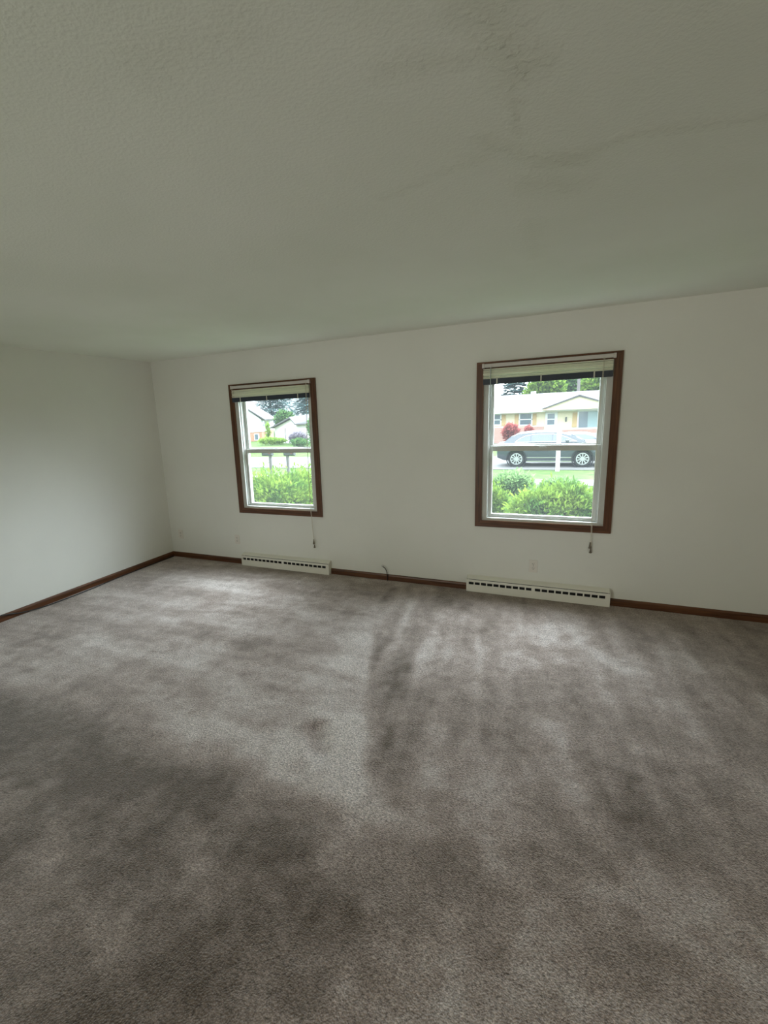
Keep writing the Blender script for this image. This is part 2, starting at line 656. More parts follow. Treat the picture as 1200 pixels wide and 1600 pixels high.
tag(wall_with_holes('wall_back', [opening(1), opening(2)], -WT, XR + WT, 0.0, WT),
    'off-white painted wall holding the two brown-framed windows', 'wall', kind='structure')
tag(MB().box(-WT, 0, YN, 0, 0, H).build('wall_left', MT['wall']),
    'plain off-white side wall catching a pale patch of daylight', 'wall', kind='structure')
tag(MB().box(XR, XR + WT, YN, 0, 0, H).build('wall_right', MT['wall']),
    'plain off-white wall beyond the right edge of view', 'wall', kind='structure')
tag(wall_with_holes('wall_near', [], -WT, XR + WT, YN - WT, YN),
    'off-white wall behind the viewer', 'wall', kind='structure')

# ceiling with the outline of an old plaster patch
cr = [((4.37, -3.30), (4.41, -3.05), 0.10, 1.0), ((4.41, -3.05), (4.39, -2.79), 0.03, 0.6),
      ((4.30, -2.80), (4.46, -2.57), 0.05, 0.6), ((4.46, -2.59), (4.56, -2.56), 0.07, 0.9),
      ((4.56, -2.56), (4.72, -2.62), 0.045, 0.6), ((4.72, -2.62), (5.05, -2.53), 0.05, 0.55),
      ((5.05, -2.53), (5.6, -2.45), 0.03, 0.45),
      ((4.42, -2.46), (4.52, -2.36), 0.11, 0.55), ((4.40, -2.10), (4.38, -1.62), 0.07, 0.35),
      ((4.15, -3.19), (4.40, -3.12), 0.07, 0.6), ((3.70, -3.45), (3.92, -3.44), 0.09, 0.35),
      ((3.95, -2.62), (4.3, -2.72), 0.05, 0.35)]
tag(MB().box(-WT, XR + WT, YN - WT, WT, H, H + 0.12).build('ceiling', ceiling_mat(cr)),
    'greenish-white stippled ceiling with an old patched crack', 'ceiling', kind='structure')


# carpeted floor: fine grid so that the lay of the pile and painted light can vary
def vnoise(x, y, seed):
    xi, yi = np.floor(x).astype(int), np.floor(y).astype(int)
    fx, fy = x - xi, y - yi
    fx, fy = fx * fx * (3 - 2 * fx), fy * fy * (3 - 2 * fy)

    def h(a, b):
        v = np.sin(a * 127.1 + b * 311.7 + seed * 74.7) * 43758.5453
        return v - np.floor(v)
    return (h(xi, yi) * (1 - fx) + h(xi + 1, yi) * fx) * (1 - fy) + (h(xi, yi + 1) * (1 - fx) + h(xi + 1, yi + 1) * fx) * fy


def fbm(x, y, seed, octv=4):
    s, a, t = 0, 1, 0
    for i in range(octv):
        s = s + a * vnoise(x * 2 ** i, y * 2 ** i, seed + i)
        t += a
        a *= 0.55
    return s / t


def seg_d(x, y, a, b):
    dx, dy = b[0] - a[0], b[1] - a[1]
    h = np.clip(((x - a[0]) * dx + (y - a[1]) * dy) / (dx * dx + dy * dy), 0, 1)
    return np.hypot(x - a[0] - h * dx, y - a[1] - h * dy)


def sstep(e0, e1, v):
    t = np.clip((v - e0) / (e1 - e0), 0, 1)
    return t * t * (3 - 2 * t)


gx = np.concatenate([np.arange(0, 6.6, 0.02), np.linspace(6.6, XR, 8)])
gy = np.concatenate([np.linspace(YN - 0.1, -4.7, 14)[:-1], np.arange(-4.7, -0.001, 0.02), [0.0]])
X, Y = np.meshgrid(gx, gy)
wx = X + 0.22 * (fbm(X * 2.3, Y * 2.3, 3) - 0.5)
wy = Y + 0.22 * (fbm(X * 2.3, Y * 2.3, 5) - 0.5)
# the vacuumed swath on the left is brushed towards the windows; its near border and its right border
edge_x = np.interp(-Y, [0.6, 0.84, 1.47, 2.05, 2.57, 2.75, 9], [3.08, 3.17, 3.36, 3.56, 3.76, 4.02, 4.02])
edge_y = np.interp(wx, [0, 1.2, 2.07, 2.6, 3.19, 3.63, 4.01, 7], [-2.9, -2.75, -2.62, -2.72, -2.77, -2.79, -2.78, -2.7])
left = sstep(0.015, -0.03, X + 0.05 * (fbm(X * 6, Y * 6, 8) - 0.5) - edge_x)
above = sstep(-0.05, 0.10, wy - edge_y)
swath = left * above
trail = sum(np.exp(-(seg_d(wx, wy, a, b) / s) ** 2) for a, b, s in [
    ((3.20, -1.1), (3.28, -1.87), 0.22), ((3.28, -1.87), (3.50, -2.25), 0.20), ((3.50, -2.25), (3.66, -2.6), 0.14),
    ((3.42, -2.66), (3.98, -2.76), 0.09), ((2.6, -2.62), (3.4, -2.68), 0.12)])
ax_ = 0.5 * fbm(X * 1.1 + 0.3 * Y, Y * 5.5, 21) + 0.5 * fbm(X * 2.2 + 0.8 * Y, Y * 13 - 1.5 * X, 24, 5)              # streaks running across the room (left side)
ay_ = 0.5 * fbm(X * 6.5 + 0.9 * Y, Y * 1.3, 33) + 0.5 * fbm(X * 17 + 2.2 * Y, Y * 2.4, 36, 5)              # streaks running towards the windows (right side)
blot = fbm(wx * 2.4, wy * 2.4, 47)
fine = fbm(X * 14, Y * 14, 61)
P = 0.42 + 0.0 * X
P -= 0.31 * sstep(4.1, 3.4, X) * sstep(-2.65, -3.0, Y)  # left foreground painted darker
P += 0.07 * sstep(4.1, 4.5, X) * sstep(-1.6, -2.0, Y)  # right foreground painted lighter
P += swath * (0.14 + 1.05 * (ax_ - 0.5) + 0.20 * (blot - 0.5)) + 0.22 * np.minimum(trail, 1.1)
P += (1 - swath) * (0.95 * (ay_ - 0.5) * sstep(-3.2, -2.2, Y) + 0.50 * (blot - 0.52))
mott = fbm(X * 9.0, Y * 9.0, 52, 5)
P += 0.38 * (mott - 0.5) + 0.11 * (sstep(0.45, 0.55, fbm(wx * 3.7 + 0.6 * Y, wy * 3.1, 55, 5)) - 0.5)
P += 0.10 * np.exp(-((X - 4.95) / 0.8) ** 2 - ((Y + 1.0) / 0.42) ** 2)  # bright band of window light painted in front of the right window
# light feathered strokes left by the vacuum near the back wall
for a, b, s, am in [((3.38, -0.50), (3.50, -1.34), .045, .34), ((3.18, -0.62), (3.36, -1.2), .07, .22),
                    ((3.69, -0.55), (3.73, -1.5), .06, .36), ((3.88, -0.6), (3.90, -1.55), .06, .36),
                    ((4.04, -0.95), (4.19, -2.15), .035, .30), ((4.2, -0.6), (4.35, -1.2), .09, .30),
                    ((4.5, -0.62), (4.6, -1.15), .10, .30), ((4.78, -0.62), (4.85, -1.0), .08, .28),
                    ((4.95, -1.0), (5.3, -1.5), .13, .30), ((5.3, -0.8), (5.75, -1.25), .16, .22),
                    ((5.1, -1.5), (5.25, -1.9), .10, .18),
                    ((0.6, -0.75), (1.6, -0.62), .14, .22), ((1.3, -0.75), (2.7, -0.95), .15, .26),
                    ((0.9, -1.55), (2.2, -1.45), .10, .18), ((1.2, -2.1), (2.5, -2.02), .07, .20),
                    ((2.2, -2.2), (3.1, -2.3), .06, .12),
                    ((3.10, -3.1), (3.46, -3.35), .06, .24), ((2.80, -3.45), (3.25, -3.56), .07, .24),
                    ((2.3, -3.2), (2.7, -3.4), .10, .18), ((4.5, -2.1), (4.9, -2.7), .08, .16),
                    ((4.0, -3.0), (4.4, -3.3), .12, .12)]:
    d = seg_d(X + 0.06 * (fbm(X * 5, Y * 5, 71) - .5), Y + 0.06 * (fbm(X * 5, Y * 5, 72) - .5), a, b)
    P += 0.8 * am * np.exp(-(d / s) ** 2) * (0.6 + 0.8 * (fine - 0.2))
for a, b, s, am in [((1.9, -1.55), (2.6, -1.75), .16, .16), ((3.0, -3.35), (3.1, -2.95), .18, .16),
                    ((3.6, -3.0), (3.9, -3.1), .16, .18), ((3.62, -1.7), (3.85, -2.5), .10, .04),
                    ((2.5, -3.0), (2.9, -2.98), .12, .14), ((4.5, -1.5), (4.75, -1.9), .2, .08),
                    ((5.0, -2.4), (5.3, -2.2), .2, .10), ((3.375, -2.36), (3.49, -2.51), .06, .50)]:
    P -= am * np.exp(-(seg_d(wx, wy, a, b) / s) ** 2)  # darker patches; the last one paints shade into the dent
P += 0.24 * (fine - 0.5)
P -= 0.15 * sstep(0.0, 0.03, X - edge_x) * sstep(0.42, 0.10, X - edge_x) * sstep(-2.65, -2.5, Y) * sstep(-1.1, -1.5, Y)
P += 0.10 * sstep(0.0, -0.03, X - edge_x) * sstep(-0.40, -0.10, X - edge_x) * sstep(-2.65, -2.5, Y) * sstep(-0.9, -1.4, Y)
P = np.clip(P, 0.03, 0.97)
dent = np.exp(-(seg_d(X, Y, (3.39, -2.36), (3.49, -2.50)) / 0.055) ** 2)
Z = -0.022 * dent + 0.012 * np.exp(-(seg_d(X, Y, (3.30, -2.36), (3.42, -2.56)) / 0.03) ** 2) * (1 - dent)
Z += 0.010 * (fbm(X * 7, Y * 7, 90) - 0.5) + 0.006 * (fbm(X * 22, Y * 22, 91) - 0.5)
Z *= sstep(0, 0.06, X) * sstep(0, -0.06, Y)
ny, nx = X.shape
verts = np.stack([X.ravel(), Y.ravel(), Z.ravel()], 1)
ii = (np.arange(ny - 1)[:, None] * nx + np.arange(nx - 1)[None, :]).ravel()
faces = np.stack([ii, ii + 1, ii + nx + 1, ii + nx], 1)
me = bpy.data.meshes.new('floor')
me.from_pydata(verts.tolist(), [], faces.tolist())
at = me.attributes.new('pile_lay_light', 'FLOAT', 'POINT')
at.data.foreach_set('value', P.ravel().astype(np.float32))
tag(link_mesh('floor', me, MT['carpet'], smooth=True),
    'taupe cut-pile carpet marked by vacuum strokes and footprints', 'carpet', kind='structure')

# baseboards
HT = {1: (1.150, 2.315), 2: (3.790, 4.990)}      # heater spans


def base_run(name, axis, a, b, label):
    prof_ = [(0, 0), (-0.012, 0), (-0.012, 0.046), (-0.009, 0.058), (-0.004, 0.064), (0, 0.064)]
    mb = MB()
    if axis == 0:
        mb.prism(prof_, 0, a, b)
    else:
        mb.prism([(-p[0], p[1]) for p in prof_], 1, a, b)
    return tag(mb.build(name, MT['wood_x'] if axis == 0 else MT['wood_y']), label, 'baseboard', kind='structure')


base_run('baseboard_back', 0, 0.012, HT[1][0] - 0.002, 'short brown baseboard between the room corner and the left heater')
base_run('baseboard_back', 0, HT[1][1] + 0.002, HT[2][0] - 0.002, 'brown baseboard between the two white heaters')
base_run('baseboard_back', 0, HT[2][1] + 0.002, XR, 'brown baseboard to the right of the right heater')
base_run('baseboard_left', 1, YN, 0.0, 'brown baseboard along the left wall behind the black cable')


# windows
def ring(mb, x0, x1, z0, z1, l, r, b, t, y0, y1, bev=0.0):
    """picture frame with butt joints"""
    mb.box(x0, x0 + l, y0, y1, z0, z1, bev)
    mb.box(x1 - r, x1, y0, y1, z0, z1, bev)
    mb.box(x0 + l, x1 - r, y0, y1, z0, z0 + b, bev)
    mb.box(x0 + l, x1 - r, y0, y1, z1 - t, z1, bev)


def build_window(k, label):
    a, b, z0, z1 = WIN[k]
    ox0, ox1, oz0, oz1 = opening(k)
    root = tag(empty('window_%d' % k, ((a + b) / 2, 0, z0)), label, 'window', kind='structure')
    X_ = Matrix.Translation((-(a + b) / 2, 0, -z0))
    # mitred wooden casing, one board per side
    y0, y1 = -0.018, 0.0
    for nm, q, mt in (('casing', [(a, z0), (a + CW, z0 + CW), (a + CW, z1 - CW), (a, z1)], 'wood_z'),
                      ('casing', [(b, z0), (b, z1), (b - CW, z1 - CW), (b - CW, z0 + CW)], 'wood_z'),
                      ('casing', [(a, z1), (a + CW, z1 - CW), (b - CW, z1 - CW), (b, z1)], 'wood_x'),
                      ('casing', [(a, z0), (b, z0), (b - CW, z0 + CW), (a + CW, z0 + CW)], 'wood_x')):
        o = MB().prism(q, 1, y0, y1).build(nm, MT[mt], root, xf=X_)
        o['label'] = 'stained wooden casing board'
    mb = MB()
    ring(mb, ox0, ox1, oz0, oz1, 0.044, 0.044, 0.022, 0.05, 0.004, 0.145)
    # stops that guide the sashes
    mb.box(ox0 + 0.044, ox0 + 0.052, 0.030, 0.046, oz0 + 0.022, oz1 - 0.05)
    mb.box(ox1 - 0.052, ox1 - 0.044, 0.030, 0.046, oz0 + 0.022, oz1 - 0.05)
    mb.build('frame', MT['vinyl'], root, xf=X_)
    fx0, fx1 = ox0 + 0.045, ox1 - 0.045
    zr = 1.375
    mb = MB()
    ring(mb, fx0, fx1, oz0 + 0.023, zr, 0.034, 0.038, 0.030, 0.047, 0.050, 0.084, 0.003)
    low = mb.build('lower_sash', MT['vinyl'], root, xf=X_)
    MB().box(fx0 + 0.033, fx1 - 0.037, 0.060, 0.063, oz0 + 0.052, zr - 0.046).build('pane', MT['pane'], low, xf=X_)
    mb = MB()
    xm = (fx0 + fx1) / 2
    mb.box(xm - 0.03, xm + 0.03, 0.040, 0.050, zr - 0.030, zr - 0.012, 0.003)
    mb.build('sash_lock', MT['vinyl'], low, xf=X_)
    mb = MB()
    ring(mb, fx0, fx1, zr - 0.036, oz1 - 0.051, 0.034, 0.038, 0.046, 0.036, 0.090, 0.124, 0.003)
    upp = mb.build('upper_sash', MT['vinyl'], root, xf=X_)
    MB().box(fx0 + 0.033, fx1 - 0.037, 0.103, 0.106, zr + 0.009, oz1 - 0.086).build('pane', MT['pane'], upp, xf=X_)
    return root


build_window(1, 'left double-hung window in brown casing, looking onto bush and white house')
build_window(2, 'right double-hung window in brown casing, looking onto dark car and cream house')


# mini blinds, drawn up, hung on the face of the casing
def build_blind(k, label, tassel_z, wand):
    a, b, z0, z1 = WIN[k]
    x0, x1 = a + 0.055, b - 0.057
    zt = z1 - 0.019
    root = tag(empty('mini_blind', ((x0 + x1) / 2, -0.019, zt)), label, 'blind', 'drawn-up mini blinds')
    X_ = Matrix.Translation((-(x0 + x1) / 2, 0.019, -zt))
    yb, yf = -0.0185, -0.046
    MB().box(x0, x1, yf, yb, zt - 0.030, zt, 0.003).build('headrail', MT['headrail'], root, xf=X_)
    # end brackets
    for e0, e1 in ((x0 - 0.006, x0 + 0.012), (x1 - 0.012, x1 + 0.006)):
        MB().box(e0, e1, yf - 0.004, yb, zt - 0.034, zt + 0.003, 0.002).build('bracket', MT['headrail'], root, xf=X_)
    mb = MB()
    ns = 8
    zs0, zs1 = zt - 0.124, zt - 0.050
    for i in range(ns):                      # stacked slats, crowned and very slightly uneven
        z = zs0 + (zs1 - zs0) * i / (ns - 1)
        dz = random.uniform(-0.0025, 0.0025)
        dy = random.uniform(-0.004, 0.004)
        mb.prism([(yf + 0.004 + dy, z + dz), (yf + 0.012 + dy, z + 0.003 + dz), (yb - 0.003, z + dz), (yb - 0.003, z + 0.004 + dz),
                  (yf + 0.014 + dy, z + 0.0075 + dz), (yf + 0.004 + dy, z + 0.0060 + dz)],
                 0, x0 + 0.004, x1 - 0.012)
    mb.build('slat_stack', MT['cream'], root, xf=X_)
    r = MB().box(x0 + 0.004, x1 - 0.012, yf, yb - 0.001, zt - 0.174, zt - 0.126, 0.002).build('bottom_rail', MT['charcoal'], root, xf=X_)
    r['label'] = 'dark slate bottom rail'
    for f in (0.12, 0.47, 0.86):
        x = x0 + (x1 - x0) * f
        MB().box(x - 0.005, x + 0.005, yf - 0.0022, yf - 0.0008, zt - 0.1755, zt - 0.122).build('ladder_tape', MT['tape'], root, xf=X_)
    # tilt wand on the left, lift cords with tassels on the right
    if wand:
        xw = x0 + 0.068
        o = MB().tube([(xw, yf - 0.012, zt - 0.040), (xw + 0.004, yf - 0.013, zt - 0.45), (xw + 0.008, yf - 0.012, 1.285)],
                      0.0042, 6).build('tilt_wand', MT['wand'], root, xf=X_)
        MB().tube([(xw, yf - 0.001, zt - 0.022), (xw, yf - 0.010, zt - 0.026), (xw, yf - 0.012, zt - 0.044)], 0.003, 6
                  ).build('wand_hook', MT['steel'], root, xf=X_)
    xc = x1 - 0.078 if k == 2 else x1 - 0.035
    xe = 4.816 if k == 2 else 2.126
    for i, (dx, tz) in enumerate(((0.0, tassel_z), (0.006, tassel_z - 0.06))):
        xm = (xc + xe) / 2
        pts = [(xc + dx, yf - 0.003, zt - 0.02), (xm - 0.012 + dx, yf - 0.008, 1.38), (xe - 0.004 + dx, yf - 0.006, 0.75),
               (xe + dx, yf - 0.002, z0 + 0.02), (xe + dx, -0.024, tz + 0.02)]
        c = MB().tube(pts, 0.0016, 6).build('lift_cord', MT['cord'], root, xf=X_)
        hgt = 0.05 if i == 0 else 0.03
        MB().lathe([(0.0012, 0.022), (0.005, 0.018), (0.007, 0.0), (0.012, 0.018 - hgt), (0.010, 0.014 - hgt)],
                   (xe + dx, -0.024, tz), 2, 12).build('tassel', MT['tassel'], c, xf=X_)
    return root


build_blind(1, 'cream mini blind drawn up at the top of the left window', 0.365, False)
build_blind(2, 'cream mini blind with tilt wand drawn up at the right window', 0.535, True)


# electric baseboard heaters
def build_heater(k, label):
    x0, x1 = HT[k]
    root = tag(empty('baseboard_heater', ((x0 + x1) / 2, 0, 0)), label, 'heater', 'white baseboard heaters under the windows')
    X_ = Matrix.Translation((-(x0 + x1) / 2, 0, 0))
    yf = -0.066
    MB().prism([(-0.001, 0.004), (-0.001, 0.152), (-0.006, 0.152), (-0.010, 0.146), (-0.010, 0.012), (yf + 0.012, 0.012), (yf + 0.012, 0.004)],
               0, x0 + 0.012, x1 - 0.012).build('back_plate', MT['heater'], root, xf=X_)
    # front panel: bands above and below a row of twenty louvre openings in two groups of ten
    zt, zb = 0.124, 0.008
    s1, s0 = 0.102, 0.076
    mb = MB()
    mb.box(x0 + 0.004, x1 - 0.004, yf, yf + 0.003, zb, s0)
    mb.box(x0 + 0.004, x1 - 0.004, yf, yf + 0.003, s1, zt)
    L_ = x1 - x0
    pitch = (L_ - 0.036 - 0.03) / 20.0
    edges = []
    x = x0 + 0.022
    for i in range(20):
        if i == 10:
            x += 0.018
        edges.append((x, x + pitch * 0.80))
        x += pitch
    xs = x0 + 0.004
    for e0, e1 in edges:
        mb.box(xs, e0, yf, yf + 0.003, s0, s1)
        xs = e1
    mb.box(xs, x1 - 0.004, yf, yf + 0.003, s0, s1)
    mb.box(x0 + 0.004, x1 - 0.004, yf - 0.002, yf + 0.006, zb - 0.003, zb + 0.002)
    mb.build('front_panel', MT['heater'], root, xf=X_)
    # sloping top cover, a thin dark gap in front of it
    MB().prism([(yf + 0.007, 0.127), (-0.010, 0.147), (-0.010, 0.150), (yf + 0.005, 0.130)], 0, x0 + 0.006, x1 - 0.006
               ).build('top_cover', MT['heater'], root, xf=X_)
    mb = MB()
    mb.tube([(x0 + 0.02, -0.034, 0.080), (x1 - 0.02, -0.034, 0.080)], 0.010, 8)
    for i in range(60):
        q = x0 + 0.03 + (L_ - 0.06) * i / 59
        mb.box(q - 0.001, q + 0.001, -0.052, -0.014, 0.050, 0.115)
    mb.build('heating_element', MT['fins'], root, xf=X_)
    MB().box(x0 + 0.015, x1 - 0.015, -0.0135, -0.0105, 0.014, 0.126).build('inner_liner', MT['fins'], root, xf=X_)
    for e0, e1 in ((x0, x0 + 0.005), (x1 - 0.005, x1)):
        MB().prism([(-0.001, 0.004), (yf - 0.001, 0.004), (yf - 0.001, 0.125), (yf + 0.004, 0.131), (-0.008, 0.152), (-0.001, 0.152)],
                   0, e0, e1).build('end_cap', MT['heater'], root, xf=X_)
    return root


build_heater(1, 'white louvred baseboard heater below the left window')
build_heater(2, 'white louvred baseboard heater below the right window')


# wall outlets
def outlet(x, z, label):
    root = tag(empty('wall_outlet', (x, 0, z)), label, 'outlet', 'wall outlets low on the back wall')
    MB().box(-0.036, 0.036, -0.006, -0.0005, -0.058, 0.058, 0.003).build('cover_plate', MT['plate'], root)
    for zc in (0.02, -0.02):
        r = MB().box(-0.017, 0.017, -0.0085, -0.006, zc - 0.014, zc + 0.014, 0.001).build('receptacle', MT['plate'], root)
        for sx, hh in ((-0.0065, 0.0048), (0.0065, 0.004)):
            MB().box(sx - 0.0014, sx + 0.0014, -0.0090, -0.0084, zc + 0.001 - hh + 0.003, zc + hh + 0.004).build('slot', MT['slot'], r)
        MB().lathe([(0.003, -0.0090), (0.003, -0.0084)], (0, 0, zc - 0.007), 1, 10).build('slot', MT['slot'], r)
    MB().lathe([(0.003, -0.0076), (0.0035, -0.0058)], (0, 0, 0), 1, 12).build('screw', MT['steel'], root)
    return root


outlet(0.169, 0.304, 'pale wall outlet nearest the left corner of the room')
outlet(1.064, 0.302, 'pale wall outlet just left of the left heater')
outlet(4.374, 0.290, 'ivory duplex wall outlet above the right heater')


def smooth_path(pts, n=8):
    P_ = [Vector(p) for p in pts]
    out = []
    for i in range(len(P_) - 1):
        p0, p1, p2, p3 = P_[max(i - 1, 0)], P_[i], P_[i + 1], P_[min(i + 2, len(P_) - 1)]
        for j in range(n):
            t = j / n
            out.append(0.5 * ((2 * p1) + (p2 - p0) * t + (2 * p0 - 5 * p1 + 4 * p2 - p3) * t * t + (3 * p1 - p0 - 3 * p2 + p3) * t ** 3))
    out.append(P_[-1])
    return out


cp = smooth_path([(0.022, -2.9, 0.10), (0.021, -2.45, 0.095), (0.022, -2.115, 0.066), (0.030, -1.93, 0.024), (0.052, -1.76, 0.010), (0.066, -1.5, 0.008),
                  (0.060, -1.2, 0.008), (0.036, -0.9, 0.008), (0.028, -0.55, 0.008), (0.030, -0.2, 0.008), (0.036, -0.04, 0.008)])
tag(MB().tube(cp, 0.0055, 8).build('cable', MT['cable'], smooth=True),
    'long black cable lying on the carpet along the left baseboard', 'cable')

cb = empty('cable_stub', (2.972, -0.022, 0.0))
tag(cb, 'short bent black cable sticking up by the baseboard between the heaters', 'cable')
MB().tube(smooth_path([(0.004, 0, 0.0), (0.003, -0.002, 0.05), (-0.002, -0.004, 0.095), (-0.016, -0.005, 0.130), (-0.045, -0.006, 0.152)]),
          0.0042, 8).build('cable_jacket', MT['cable'], cb, smooth=True)
MB().tube([(-0.043, -0.006, 0.151), (-0.058, -0.006, 0.158)], 0.0058, 8).build('connector', MT['steel'], cb)


# ------------------------------------------------------------------ outdoors
GZ = -0.9
gs = bmesh.new()
xs_ = [-70, -30, -12, 0, 8, 20, 60]
ys_ = [(WT, -0.35), (1.0, -0.36), (4.0, -0.55), (8.0, GZ), (12.4, GZ), (95, GZ)]
rows = [[gs.verts.new((x, y, z)) for x in xs_] for y, z in ys_]
for A, B in zip(rows, rows[1:]):
    for j in range(len(xs_) - 1):
        gs.faces.new((A[j], A[j + 1], B[j + 1], B[j]))
me = bpy.data.meshes.new('lawn')
gs.to_mesh(me)
gs.free()
tag(link_mesh('lawn', me, MT['grass']), 'green lawn sloping from the house to the street', 'lawn', kind='structure')
tag(MB().box(-60, 50, 16.9, 22.9, GZ - 0.05, GZ + 0.03).build('street', MT['road']),
    'pale street where the cars stand', 'street', kind='structure')
tag(MB().box(-60, 50, 12.7, 14.0, GZ - 0.05, GZ + 0.02).build('sidewalk', MT['walk']),
    'concrete sidewalk crossing the lawn before the street', 'sidewalk', kind='structure')
tag(MB().box(8.0, 12.5, 22.9, 33.0, GZ - 0.05, GZ + 0.02).build('driveway', MT['walk']),
    'concrete driveway leading to the cream house', 'driveway', kind='structure')


def leaves(n, cen, rad, ln, wd, lumps=7, up=0.4, jag=0.35, seed=1, shell=0.55):
    """leaf blades scattered through a lumpy crown, each a bent two-face blade"""
    g = np.random.default_rng(seed)
    c0, r0 = np.array(cen, float), np.array(rad, float)
    lc = [(np.zeros(3), 1.0)]
    for _ in range(lumps):
        d = g.normal(size=3)
        d /= np.linalg.norm(d)
        d[2] = abs(d[2]) * 0.9 - 0.15
        lc.append((d * (0.5 + 0.2 * g.random()), 0.42 + 0.2 * g.random()))
    pk = g.integers(0, len(lc), n)
    d = g.normal(size=(n, 3))
    d /= np.linalg.norm(d, axis=1)[:, None]
    rr = shell + (1 - shell) * g.random(n) ** 0.5
    rr *= 1 + jag * (g.random(n) - 0.6)
    base = np.array([lc[i][0] for i in pk]) + d * (rr * np.array([lc[i][1] for i in pk]))[:, None]
    pos = c0 + base * r0
    out = d * r0
    out /= np.linalg.norm(out, axis=1)[:, None]
    out = out + np.array([0, 0, up]) + 0.55 * g.normal(size=(n, 3))
    out /= np.linalg.norm(out, axis=1)[:, None]
    sd = np.cross(out, g.normal(size=(n, 3)))
    sd /= np.linalg.norm(sd, axis=1)[:, None]
    nr = np.cross(out, sd)
    l = ln * (0.6 + 0.8 * g.random(n))[:, None]
    wv = wd * (0.7 + 0.6 * g.random(n))[:, None]
    a = pos - sd * wv * 0.25
    b = pos + sd * wv * 0.25
    m1 = pos + out * l * 0.5 + sd * wv * 0.5 + nr * l * 0.08
    m0 = pos + out * l * 0.5 - sd * wv * 0.5 + nr * l * 0.08
    tip = pos + out * l
    V = np.stack([a, b, m1, m0, tip], 1).reshape(-1, 3)
    k = np.arange(n) * 5
    Fq = [[int(i), int(i) + 1, int(i) + 2, int(i) + 3] for i in k]
    Ft = [[int(i) + 3, int(i) + 2, int(i) + 4] for i in k]
    return V, Fq + Ft


def foliage(name, m, parent, **kw):
    V, Fs = leaves(**kw)
    me = bpy.data.meshes.new(name)
    me.from_pydata(V.tolist(), [], Fs)
    return link_mesh(name, me, m, parent)


def shrub(name, loc, rad, m, n, ln, wd, label, cat='shrub', seed=1, lumps=7, up=0.4, gz=0.0, group=None):
    """loc is on the ground; the crown spans up to loc.z + 2*rad.z"""
    root = tag(empty(name, loc), label, cat, group)
    foliage('foliage', m, root, n=n, cen=(0, 0, rad[2] * 1.02), rad=rad, ln=ln, wd=wd, lumps=lumps, up=up, seed=seed)
    mb = MB()
    g = random.Random(seed)
    for i in range(7):
        a = 2 * math.pi * i / 7 + g.random()
        mb.tube([(0.03 * math.cos(a), 0.03 * math.sin(a), -0.02),
                 (rad[0] * .3 * math.cos(a), rad[1] * .3 * math.sin(a), rad[2] * .8),
                 (rad[0] * .6 * math.cos(a), rad[1] * .6 * math.sin(a), rad[2] * 1.35)],
                [0.02 * rad[2] + 0.006, 0.014 * rad[2] + 0.004, 0.004], 6)
    mb.build('branches', MT['twig'], root)
    return root


def tree(name, loc, crown_c, rad, m, n, ln, label, seed, up=0.2, lumps=9, wd=None, trunk=0.18):
    root = tag(empty(name, loc), label, 'tree', 'trees behind the houses')
    foliage('crown', m, root, n=n, cen=(0, 0, crown_c), rad=rad, ln=ln, wd=wd or ln * 0.6, lumps=lumps, up=up, seed=seed, shell=0.3)
    MB().tube([(0, 0, -0.05), (0.05, 0, crown_c * .5), (0, 0.05, crown_c), (0, 0, crown_c + rad[2] * .7)],
              [trunk, trunk * .8, trunk * .5, trunk * .1], 8).build('trunk', MT['bark'], root)
    return root


def conifer(name, loc, h, r, n, label, seed):
    root = tag(empty(name, loc), label, 'tree', 'trees behind the houses')
    g = np.random.default_rng(seed)
    V, Fs = [], []
    t = g.random(n) ** 0.8
    ang = g.random(n) * 2 * np.pi
    tier = np.abs(np.mod(t * 11, 1.0))
    rad = r * (1 - t) * (0.35 + 0.65 * g.random(n) ** 0.5) * (0.72 + 0.38 * (1 - tier))
    z = 0.12 * h + t * h * 0.88 - 0.12 * rad
    for i in range(n):
        p = Vector((rad[i] * math.cos(ang[i]), rad[i] * math.sin(ang[i]), z[i]))
        o = Vector((math.cos(ang[i]), math.sin(ang[i]), -0.25 + 0.35 * g.random())).normalized()
        s = o.cross(Vector((0, 0, 1))).normalized()
        l, wv = 0.6 + 0.6 * g.random(), 0.20 + .16 * g.random()
        k = len(V)
        V += [p - s * wv, p + s * wv, p + o * l + s * wv * .3, p + o * l - s * wv * .3]
        Fs.append((k, k + 1, k + 2, k + 3))
    me = bpy.data.meshes.new('needles')
    me.from_pydata([tuple(v) for v in V], [], Fs)
    link_mesh('needles', me, MT['leaf_b'], root)
    MB().tube([(0, 0, -0.05), (0, 0, h * .98)], [0.12, 0.02], 8).build('trunk', MT['bark'], root)
    return root


